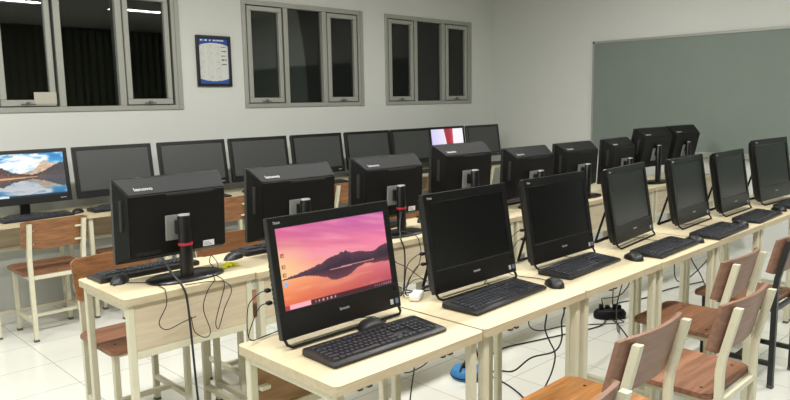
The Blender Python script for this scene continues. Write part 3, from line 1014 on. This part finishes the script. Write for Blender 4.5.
# ------------------------------------------------------------------ keyboards and mice
def make_keyboard(label):
    """user at -y"""
    t = thing('keyboard', label, 'keyboard')
    L, D = 0.462, 0.158
    bm = BM()
    pts = [(-D / 2, 0.002), (-D / 2, 0.010), (-D / 2 + 0.012, 0.0145), (D / 2 - 0.016, 0.024), (D / 2, 0.021), (D / 2, 0.004), (D / 2 - 0.01, 0.0)]
    rings = []
    for x, k in ((-L / 2, 0.90), (-L / 2 + 0.008, 1.0), (L / 2 - 0.008, 1.0), (L / 2, 0.90)):
        rings.append([(x, y * (1 if k == 1 else 0.955), z if k == 1 else 0.002 + z * 0.72) for y, z in pts])
    loft(bm, rings)
    obj('body', bm, M['kbody'], t)
    slope = (0.024 - 0.0145) / (D - 0.028)
    def z_at(y): return 0.0145 + (y + D / 2 - 0.012) * slope
    def keys(cells, bm):
        for x0, y0, w, d in cells:
            za = z_at(y0 + d / 2)
            b0 = [(x0 + 0.0012, y0 + 0.0012), (x0 + w - 0.0012, y0 + 0.0012), (x0 + w - 0.0012, y0 + d - 0.0012), (x0 + 0.0012, y0 + d - 0.0012)]
            b1 = [(x0 + 0.0034, y0 + 0.0028), (x0 + w - 0.0034, y0 + 0.0028), (x0 + w - 0.0034, y0 + d - 0.0034), (x0 + 0.0034, y0 + d - 0.0034)]
            loft(bm, [[(x, y, za - 0.003) for x, y in b0], [(x, y, za + 0.0062) for x, y in b1]])
    p = 0.0187
    x0 = -L / 2 + 0.012; y0 = -D / 2 + 0.016
    main = []
    main += [(x0, y0, p * 1.3, p), (x0 + p * 1.3, y0, p * 1.2, p), (x0 + p * 2.5, y0, p * 1.2, p), (x0 + p * 3.7, y0, p * 6, p),
             (x0 + p * 9.7, y0, p * 1.2, p), (x0 + p * 10.9, y0, p * 1.2, p), (x0 + p * 12.1, y0, p * 1.2, p), (x0 + p * 13.3, y0, p * 1.2, p)]
    for r, (first, n, last) in enumerate(((2.2, 10, 2.3), (1.75, 11, 1.75), (1.5, 12, 1.0), (1.0, 12, 1.5))):
        y = y0 + p * (r + 1); x = x0
        main.append((x, y, p * first, p)); x += p * first
        for _ in range(n):
            main.append((x, y, p, p)); x += p
        main.append((x, y, x0 + p * 14.5 - x, p))
    y = y0 + p * 5.25
    fx = [0] + [1.6 + k for k in range(4)] + [6.1 + k for k in range(4)] + [10.5 + k for k in range(4)]
    main += [(x0 + p * k, y, p, p * 0.9) for k in fx]
    bm = BM(); keys(main, bm); obj('letter_keys', bm, M['key'], t, 0)
    xa = x0 + p * 14.85
    arr = [(xa + p * k, y0, p, p) for k in range(3)] + [(xa + p, y0 + p, p, p)]
    bm = BM(); keys(arr, bm); obj('arrow_keys', bm, M['key'], t, 0)
    nav = [(xa + p * k, y0 + p * r, p, p) for k in range(3) for r in (3, 4)] + [(xa + p * k, y, p, p * 0.9) for k in range(3)]
    bm = BM(); keys(nav, bm); obj('navigation_keys', bm, M['key'], t, 0)
    xb = xa + p * 3.3
    num = [(xb, y0, p * 2, p), (xb + p * 2, y0, p, p), (xb + p * 3, y0, p, p * 2), (xb + p * 3, y0 + p * 2, p, p * 2)]
    num += [(xb + p * k, y0 + p * r, p, p) for k in range(3) for r in (1, 2, 3, 4)] + [(xb + 3 * p, y0 + 4 * p, p, p)]
    bm = BM(); keys(num, bm); obj('number_keys', bm, M['key'], t, 0)
    return t

def make_mouse(label):
    """front of the mouse (cable end) at +y"""
    t = thing('computer_mouse', label, 'mouse')
    bm = BM()
    rings = []
    L = 0.112
    for k in range(13):
        v = k / 12
        y = -L / 2 + L * v
        w = 0.031 * (1 - abs(2 * v - 1) ** 3.2) ** 0.5 + 0.001
        hgt = 0.031 * (1 - abs(2 * v - 0.86) ** 2.4 * 0.72) * (1 - abs(2 * v - 1) ** 6) ** 0.5 + 0.002
        hgt = max(hgt, 0.003)
        ring = []
        for i in range(16):
            a = 2 * PI * i / 16
            c, s = math.cos(a), math.sin(a)
            ring.append((w * math.copysign(abs(c) ** 0.8, c), y, 0.0 if s < 0 else hgt * s ** 0.8))
        rings.append(ring)
    loft(bm, rings)
    bmesh.ops.remove_doubles(bm, verts=bm.verts, dist=0.0003)
    obj('shell', bm, M['mouse'], t, 60)
    bm = BM()
    ys = 0.026
    cyl(bm, (-0.0035, ys, 0.0205), (0.0035, ys, 0.0205), 0.0075, 14); obj('scroll_wheel', bm, M['rubber'], t)
    bm = BM(); tube(bm, [(0, L / 2 - 0.004, 0.006), (0, L / 2 + 0.014, 0.005)], 0.0028, 8); obj('cable_boot', bm, M['rubber'], t)
    return t

kb = make_keyboard('x'); KG = 'black keyboards on the desks'
ZF = DESK_Z
def kplace(first, x, y, r, label, z=ZF):
    if first:
        kb.location = (x, y, z); kb.rotation_euler.z = r; kb['label'] = label; kb['group'] = KG
        return kb
    return dup(kb, (x, y, z), r, label, KG)
def from_front_edge(xa, ya, xb, yb):
    r = math.atan2(yb - ya, xb - xa)
    cx, cy = (xa + xb) / 2, (ya + yb) / 2
    return cx - math.sin(r) * 0.079, cy + math.cos(r) * 0.079, r
fk = [((1.164, 1.452), (1.630, 1.441), 'black keyboard in front of the pink sunset screen'),
      ((1.803, 1.460), (2.264, 1.482), 'black keyboard angled before the dark computer beside the sunset one'),
      ((2.440, 1.486), (2.902, 1.506), 'black keyboard on the third desk of the nearest row'),
      ((3.055, 1.388), (3.517, 1.402), 'black keyboard on the fourth desk of the nearest row'),
      ((3.650, 1.358), (4.112, 1.370), 'black keyboard on the fifth desk of the nearest row'),
      ((4.270, 1.368), (4.740, 1.385), 'black keyboard on the sixth desk of the nearest row'),
      ((4.97, 1.360), (5.42, 1.362), 'black keyboard at the right edge of the nearest row')]
for k, (a, b, l) in enumerate(fk):
    x, y, r = from_front_edge(*a, *b)
    THINGS['kb%d' % (k + 1)] = kplace(k == 0, x, y, r, l, ZF + front_dz[k])
mk = [((1.325, 2.990), 0.02, 'black keyboard behind the red banded computer at the left of the middle row'),
      ((2.040, 2.990), 0.0, 'black keyboard behind the second computer of the middle row'),
      ((2.700, 2.990), 0.02, 'black keyboard behind the third computer of the middle row'),
      ((3.395, 2.990), 0.0, 'black keyboard behind the raised computer of the middle row'),
      ((3.990, 2.990), 0.0, 'black keyboard behind the fifth computer of the middle row')]
for k, (p, r, l) in enumerate(mk):
    kplace(False, p[0], p[1], PI + r, l, ZF + mid_dz[k])
bk = [((1.500, 5.030), 0.08, 'black keyboard below the lit lake screen'),
      ((2.090, 5.020), 0.0, 'black keyboard below the second monitor of the window wall'),
      ((2.730, 5.020), 0.0, 'black keyboard below the third monitor of the window wall'),
      ((3.380, 5.020), 0.0, 'black keyboard below the fourth monitor of the window wall'),
      ((4.010, 5.020), 0.0, 'black keyboard below the fifth monitor of the window wall'),
      ((4.650, 5.020), 0.0, 'black keyboard below the sixth monitor of the window wall'),
      ((5.290, 5.020), 0.0, 'black keyboard below the seventh monitor of the window wall'),
      ((6.480, 5.010), 0.0, 'black keyboard below the monitor nearest the room corner')]
for p, r, l in bk:
    kplace(False, p[0], p[1], r, l)

ms = make_mouse('x'); MG = 'black mice on the desks'
mice = [(1.487, 1.650, -1.5, ZF, 'black mouse between the sunset screen and its keyboard'),
        (2.325, 1.490, -0.6, ZF + .004, 'black mouse at the right end of the angled keyboard'),
        (2.965, 1.480, -0.5, ZF + .003, 'black mouse at the right end of the third near keyboard'),
        (3.555, 1.445, -0.5, ZF, 'black mouse at the right end of the fourth near keyboard'),
        (4.170, 1.440, -0.6, ZF + .003, 'black mouse at the right end of the fifth near keyboard'),
        (4.870, 1.450, -0.6, ZF + .001, 'black mouse at the right end of the sixth near keyboard'),
        (1.163, 2.880, 2.4, ZF, 'black mouse on the left corner of the leftmost middle row desk'),
        (1.745, 2.930, 1.9, ZF - .004, 'black mouse beside the crumpled yellow paper'),
        (2.390, 2.930, 2.6, ZF, 'black mouse on the third desk of the middle row'),
        (1.785, 5.060, -0.8, ZF, 'black mouse at the right of the keyboard below the lake screen'),
        (3.085, 2.930, 2.2, ZF, 'black mouse on the middle row left of the raised computer')]
for k, (x, y, r, z, l) in enumerate(mice):
    if k == 0:
        ms.location = (x, y, z); ms.rotation_euler.z = r; ms['label'] = l; ms['group'] = MG
    else:
        o = dup(ms, (x, y, z), r, l, MG)
        if k == 1: THINGS['mouse2'] = o
        if k == 6: THINGS['mouse_mid1'] = o

# ------------------------------------------------------------------ small things
# crumpled yellow paper
bm = BM()
rr = random.Random(5)
g = 9
V = {}
for i in range(g + 1):
    for j in range(5):
        u, v = i / g, j / 4
        V[i, j] = bm.verts.new((u * 0.115 - 0.058 + rr.uniform(-.004, .004), (v - .5) * (0.03 + 0.035 * u) + rr.uniform(-.005, .005), 0.002 + rr.uniform(0, 0.016) * (0.4 + math.sin(u * PI))))
for i in range(g):
    for j in range(4):
        bm.faces.new((V[i, j], V[i + 1, j], V[i + 1, j + 1], V[i, j + 1]))
bmesh.ops.solidify(bm, geom=list(bm.faces), thickness=0.0015)
o = tag(obj('crumpled_paper', bm, M['yellow'], None, 0), 'crumpled bright yellow paper on the middle row desk beside the oval monitor base', 'paper')
o.location = (1.628, 2.775, DESK_Z + 0.001); o.rotation_euler.z = 0.25

def rounded_box(bm, a, b, r=0.006):
    box(bm, a, b, r, 3)

# white adapter on the second near desk
t = THINGS['adapter'] = thing('power_adapter', 'small white power adapter behind the gap between the two nearest computers', 'adapter', (1.820, 1.765, DESK_Z + .004), 0.5)
bm = BM(); rounded_box(bm, (-0.040, -0.020, 0), (0.040, 0.020, 0.026)); obj('body', bm, M['white'], t)
bm = BM(); cyl(bm, (0.040, 0, 0.013), (0.058, 0, 0.013), 0.006, 10, 0.004); obj('strain_relief', bm, M['rubber'], t)

# round blue hub on the floor
t = THINGS['socket'] = thing('extension_socket', 'round blue extension socket on the floor under the nearest row', 'socket', (2.795, 2.330, 0), 0.4)
bm = BM()
loft(bm, [[(r * math.cos(2 * PI * i / 28), r * math.sin(2 * PI * i / 28), z) for i in range(28)] for r, z in ((0.086, 0.0), (0.092, 0.012), (0.092, 0.030), (0.080, 0.048), (0.05, 0.058))])
obj('body', bm, M['blue'], t)
bm = BM()
loft(bm, [[(r * math.cos(2 * PI * i / 28), r * math.sin(2 * PI * i / 28), z) for i in range(28)] for r, z in ((0.0945, 0.014), (0.0945, 0.020))])
obj('band', bm, M['black'], t)
bm = BM(); box(bm, (-0.035, -0.02, 0.055), (0.035, 0.02, 0.085), 0.006, 2); obj('plug', bm, M['black'], t)

# black power strip with plugs on the floor
t = THINGS['strip'] = thing('power_strip', 'black power strip crowded with plugs on the floor beneath the third desk', 'power strip', (4.255, 2.285, 0), -0.72)
bm = BM()
ov = lambda k, z: [(0.112 * k * math.cos(2 * PI * i / 32), 0.062 * k * math.sin(2 * PI * i / 32), z) for i in range(32)]
loft(bm, [ov(0.94, 0), ov(1, 0.012), ov(1, 0.038), ov(0.88, 0.056), ov(0.6, 0.064)]); obj('body', bm, M['black'], t)
for k, (x, y) in enumerate(((-0.060, 0.0), (-0.012, 0.012), (0.030, -0.010), (0.066, 0.006))):
    bm = BM(); box(bm, (x - 0.014, y - 0.014, 0.050), (x + 0.014, y + 0.014, 0.098 - 0.012 * (k % 2)), 0.006, 2); obj('plug', bm, M['black'], t)

def cord(root, pts, r=0.0032, name='power_cord', step=8, mat='cord', plug=None):
    """a lead given in room coordinates, hung on the thing it is plugged into"""
    m = Matrix.Translation(root.location) @ Matrix.Rotation(root.rotation_euler.z, 4, 'Z')
    inv = m.inverted()
    bm = BM(); tube(bm, pts, r, 7, step)
    o = obj(name, baked(bm, inv), M[mat], root, 60)
    if plug:
        p, q = plug
        b2 = BM(); bar(b2, p, q, 0.018, 0.011, bevel=0.003); obj('plug', baked(b2, inv), M['black'], o)
    return o

Z = DESK_Z
T_ = THINGS
# leads over the front of the leftmost middle desk
cord(T_['mid1'], [(1.272, 2.700, Z + .115), (1.287, 2.650, Z + .055), (1.298, 2.585, Z + .008), (1.308, 2.570, Z - .06), (1.316, 2.566, .50), (1.322, 2.560, .30), (1.332, 2.55, .12), (1.362, 2.50, .008), (1.442, 2.40, .006)], 0.0048)
cord(T_['mouse_mid1'], [(1.173, 2.835, Z + .005), (1.238, 2.76, Z + .004), (1.240, 2.640, Z + .004), (1.223, 2.583, Z + .002), (1.218, 2.572, Z - .05), (1.183, 2.572, Z - .115), (1.213, 2.572, Z - .150), (1.288, 2.572, Z - .135), (1.343, 2.572, Z - .125)], 0.0020, 'mouse_cable')
cord(T_['mid1'], [(1.318, 2.5665, Z - .12), (1.334, 2.572, Z - .19), (1.382, 2.572, Z - .225), (1.404, 2.572, Z - .20), (1.378, 2.572, Z - .10), (1.402, 2.573, Z - .03), (1.442, 2.584, Z + .004), (1.472, 2.640, Z + .005)], 0.0020)
cord(T_['mid1'], [(1.477, 2.700, Z + .012), (1.487, 2.610, Z + .005), (1.482, 2.573, Z - .02), (1.462, 2.572, Z - .08), (1.432, 2.572, Z - .17), (1.444, 2.572, Z - .20), (1.477, 2.572, Z - .12), (1.514, 2.572, Z - .05), (1.487, 2.576, Z - .008), (1.422, 2.590, Z + .004), (1.322, 2.612, Z + .005)], 0.0020)
cord(T_['mid1'], [(1.560, 2.770, Z + .004), (1.545, 2.80, Z + .03), (1.560, 2.81, Z + .06), (1.575, 2.79, Z + .03), (1.560, 2.75, Z + .004)], 0.0018)
# between the two nearest computers
cord(T_['mid3'], [(2.70, 2.72, Z + .16), (2.62, 2.66, Z + .08), (2.555, 2.59, Z + .022), (2.562, 2.572, Z - .03), (2.566, 2.570, .654), (2.560, 2.568, .57), (2.548, 2.567, .49), (2.51, 2.568, .455), (2.46, 2.568, .48), (2.43, 2.569, .55)], 0.0045)
cord(T_['mid3'], [(2.60, 2.74, Z + .03), (2.66, 2.66, Z + .03), (2.68, 2.595, Z + .012), (2.685, 2.573, Z - .03), (2.69, 2.570, Z - .09), (2.665, 2.569, Z - .15), (2.60, 2.568, Z - .20), (2.56, 2.568, Z - .25), (2.50, 2.569, Z - .22), (2.47, 2.570, Z - .16)], 0.0024)
cord(T_['mid3'], [(2.46, 2.66, Z + .02), (2.47, 2.60, Z + .006), (2.475, 2.573, Z - .02), (2.49, 2.570, Z - .09), (2.56, 2.569, Z - .13), (2.62, 2.568, Z - .17), (2.69, 2.566, Z - .22), (2.74, 2.55, Z - .25)], 0.0022)
cord(T_['mid3'], [(2.52, 2.567, .46), (2.58, 2.568, .51), (2.64, 2.568, .53), (2.70, 2.566, .52), (2.76, 2.56, .47)], 0.0020)
cord(T_['adapter'], [(1.79, 1.800, Z + .01), (1.81, 1.822, Z + .03), (1.86, 1.80, Z + .016), (1.88, 1.775, Z + .02), (1.93, 1.80, Z + .008), (1.90, 1.83, Z + .006), (1.83, 1.84, Z + .01), (1.77, 1.83, Z + .03), (1.76, 1.80, Z + .05)], 0.0022)
cord(T_['adapter'], [(1.865, 1.790, Z + .014), (1.90, 1.80, Z + .03), (1.95, 1.83, Z + .012), (1.96, 1.838, Z - .01), (1.95, 1.85, Z - .10), (1.90, 1.86, .50)], 0.0022)
for key, x0 in (('near1', 1.405), ('near2', 2.090), ('near3', 2.722)):
    xl = x0 - 0.249
    for k, (za, ya) in enumerate(((.176, 1.752), (.138, 1.746))):
        cord(T_[key], [(xl - .006, ya, Z + za), (xl - .026, ya + .010, Z + za - .008), (xl - .052 + .016 * k, ya + .03, Z + za - .045), (xl - .050, ya + .045, Z + .045 - .01 * k), (xl - .030, ya + .055, Z + .012), (xl + .03, ya + .07 + .01 * k, Z + .006), (xl + .10, ya + .085, Z + .008)],
             0.0016, 'data_cable', plug=((xl + .008, ya, Z + za), (xl - .010, ya, Z + za - .002)))
for key, x0, y0 in (('kb1', 1.40, 1.60), ('kb2', 2.04, 1.625), ('kb3', 2.67, 1.65), ('kb4', 3.29, 1.565), ('kb5', 3.87, 1.525)):
    cord(T_[key], [(x0 + .10, y0 + .006, Z + .014), (x0 + .14, y0 + .035, Z + .005), (x0 + .10, y0 + .07, Z + .012), (x0 + .155, y0 + .11, Z + .008), (x0 + .05, y0 + .18, Z + .006)], 0.0017, 'keyboard_cable')
cord(T_['mouse2'], [(2.352, 1.540, Z + .010), (2.37, 1.60, Z + .006), (2.35, 1.70, Z + .006), (2.39, 1.78, Z + .006)], 0.0017, 'mouse_cable')
# hanging below the back edges of the near desks
cord(T_['near1'], [(2.10, 1.88, .50), (2.00, 1.875, .43), (1.90, 1.87, .418), (1.855, 1.87, .424)], 0.0026)
cord(T_['near1'], [(1.925, 1.875, .62), (1.912, 1.872, .43), (1.902, 1.87, .39), (1.884, 1.87, .30), (1.88, 1.88, .14), (1.90, 1.92, .008), (2.0, 2.0, .006)], 0.0030)
cord(T_['socket'], [(2.81, 2.31, .075), (2.75, 2.29, .105), (2.70, 2.28, .11), (2.66, 2.27, .08)], 0.006)
cord(T_['near3'], [(3.02, 1.88, .72), (3.015, 1.874, .50), (3.012, 1.87, .413), (2.990, 1.87, .36), (2.992, 1.87, .267), (2.924, 1.87, .222), (2.739, 1.88, .238), (2.592, 1.87, .220), (2.499, 1.87, .243), (2.36, 1.88, .30), (2.30, 1.90, .5)], 0.0042)
cord(T_['near3'], [(2.91, 1.89, .72), (2.898, 1.895, .50), (2.898, 1.90, .41), (2.886, 1.90, .343), (2.928, 1.90, .269), (2.98, 1.90, .191), (2.967, 1.90, .122), (2.919, 1.90, .06), (2.84, 1.90, .008), (2.70, 1.92, .006)], 0.0042)
cord(T_['strip'], [(4.20, 2.28, .02), (4.036, 2.234, .006), (3.734, 2.313, .006), (3.47, 2.392, .006), (3.264, 2.443, .006), (3.0, 2.40, .006)], 0.0042)
cord(T_['strip'], [(4.22, 2.22, .02), (3.933, 2.02, .10), (3.499, 2.0, .196), (3.228, 2.0, .253), (2.982, 2.0, .288), (2.873, 1.99, .355), (2.80, 1.90, .48), (2.78, 1.88, .70)], 0.0036)
cord(T_['socket'], [(2.84, 2.30, .03), (2.852, 2.134, .006), (2.788, 1.982, .006), (2.70, 1.85, .006)], 0.0042)
cord(T_['strip'], [(4.18, 2.24, .02), (4.179, 2.203, .008), (4.045, 2.076, .006), (3.90, 1.95, .006)], 0.0042)
cord(T_['strip'], [(4.19, 2.30, .09), (4.10, 2.26, .17), (3.98, 2.16, .22), (3.86, 2.0, .30), (3.80, 1.90, .45), (3.80, 1.88, .68)], 0.0036)
cord(T_['strip'], [(4.28, 2.28, .09), (4.29, 2.28, .20), (4.30, 2.26, .30), (4.34, 2.1, .40), (4.4, 1.92, .68)], 0.0036)
cord(T_['strip'], [(4.36, 2.32, .03), (4.60, 2.40, .006), (4.85, 2.32, .006), (5.20, 2.30, .006), (5.6, 2.2, .006)], 0.0042)
cord(T_['near4'], [(3.62, 1.87, .70), (3.70, 1.90, .48), (3.66, 1.92, .30), (3.82, 2.0, .10), (4.00, 2.08, .008), (4.14, 2.16, .02)], 0.0036)
cord(T_['near5'], [(4.52, 1.87, .70), (4.60, 1.90, .45), (4.79, 1.90, .27), (4.88, 1.90, .18), (5.05, 1.92, .08), (5.2, 2.0, .006)], 0.0042)
cord(T_['near5'], [(4.34, 1.87, .70), (4.37, 1.90, .45), (4.50, 1.94, .28), (4.75, 1.96, .24), (5.0, 1.9, .40), (5.05, 1.88, .66)], 0.004)

# ------------------------------------------------------------------ light, sky, camera
def area(name, loc, sx, sy, power, color=(1, 0.985, 0.955)):
    L = bpy.data.lights.new(name, 'AREA')
    L.shape = 'RECTANGLE'; L.size = sx; L.size_y = sy; L.energy = power; L.color = color
    o = bpy.data.objects.new(name, L); COL.objects.link(o)
    o.location = loc
    return o
POW = 46
for x in (-0.5, 1.3, 3.1, 5.1):
    for y in (0.43, 3.1):
        area('fluorescent_lamp', (x, y, ZC - 0.06), 1.25, 0.16, POW * (1.0 if y < 1 else {-0.5: 1.15, 1.3: 1.1, 3.1: 0.85, 5.1: 0.62}[x]))

w = bpy.data.worlds.new('night_sky'); SC.world = w
w.use_nodes = True
w.node_tree.nodes['Background'].inputs['Color'].default_value = (0.012, 0.014, 0.016, 1)
w.node_tree.nodes['Background'].inputs['Strength'].default_value = 1.0

cam = bpy.data.cameras.new('camera'); co = bpy.data.objects.new('camera', cam); COL.objects.link(co)
yaw, pitch, roll = (math.radians(v) for v in (45.7965, 7.9873, -0.9966))
F = Vector((math.cos(yaw) * math.cos(pitch), math.sin(yaw) * math.cos(pitch), -math.sin(pitch)))
R0 = Vector((math.sin(yaw), -math.cos(yaw), 0)); U0 = R0.cross(F)
R = math.cos(roll) * R0 + math.sin(roll) * U0
U = -math.sin(roll) * R0 + math.cos(roll) * U0
m = Matrix((R, U, -F)).transposed().to_4x4(); m.translation = (0, 0, 1.486)
co.matrix_world = m
cam.sensor_fit = 'HORIZONTAL'; cam.sensor_width = 36.0
cam.lens = 695.0 / 790.0 * 36.0
cam.clip_start = 0.02
SC.camera = co
SC.view_settings.view_transform = 'Standard'
SC.view_settings.look = 'None'
SC.view_settings.exposure = 0.0
SC.view_settings.gamma = 1.0
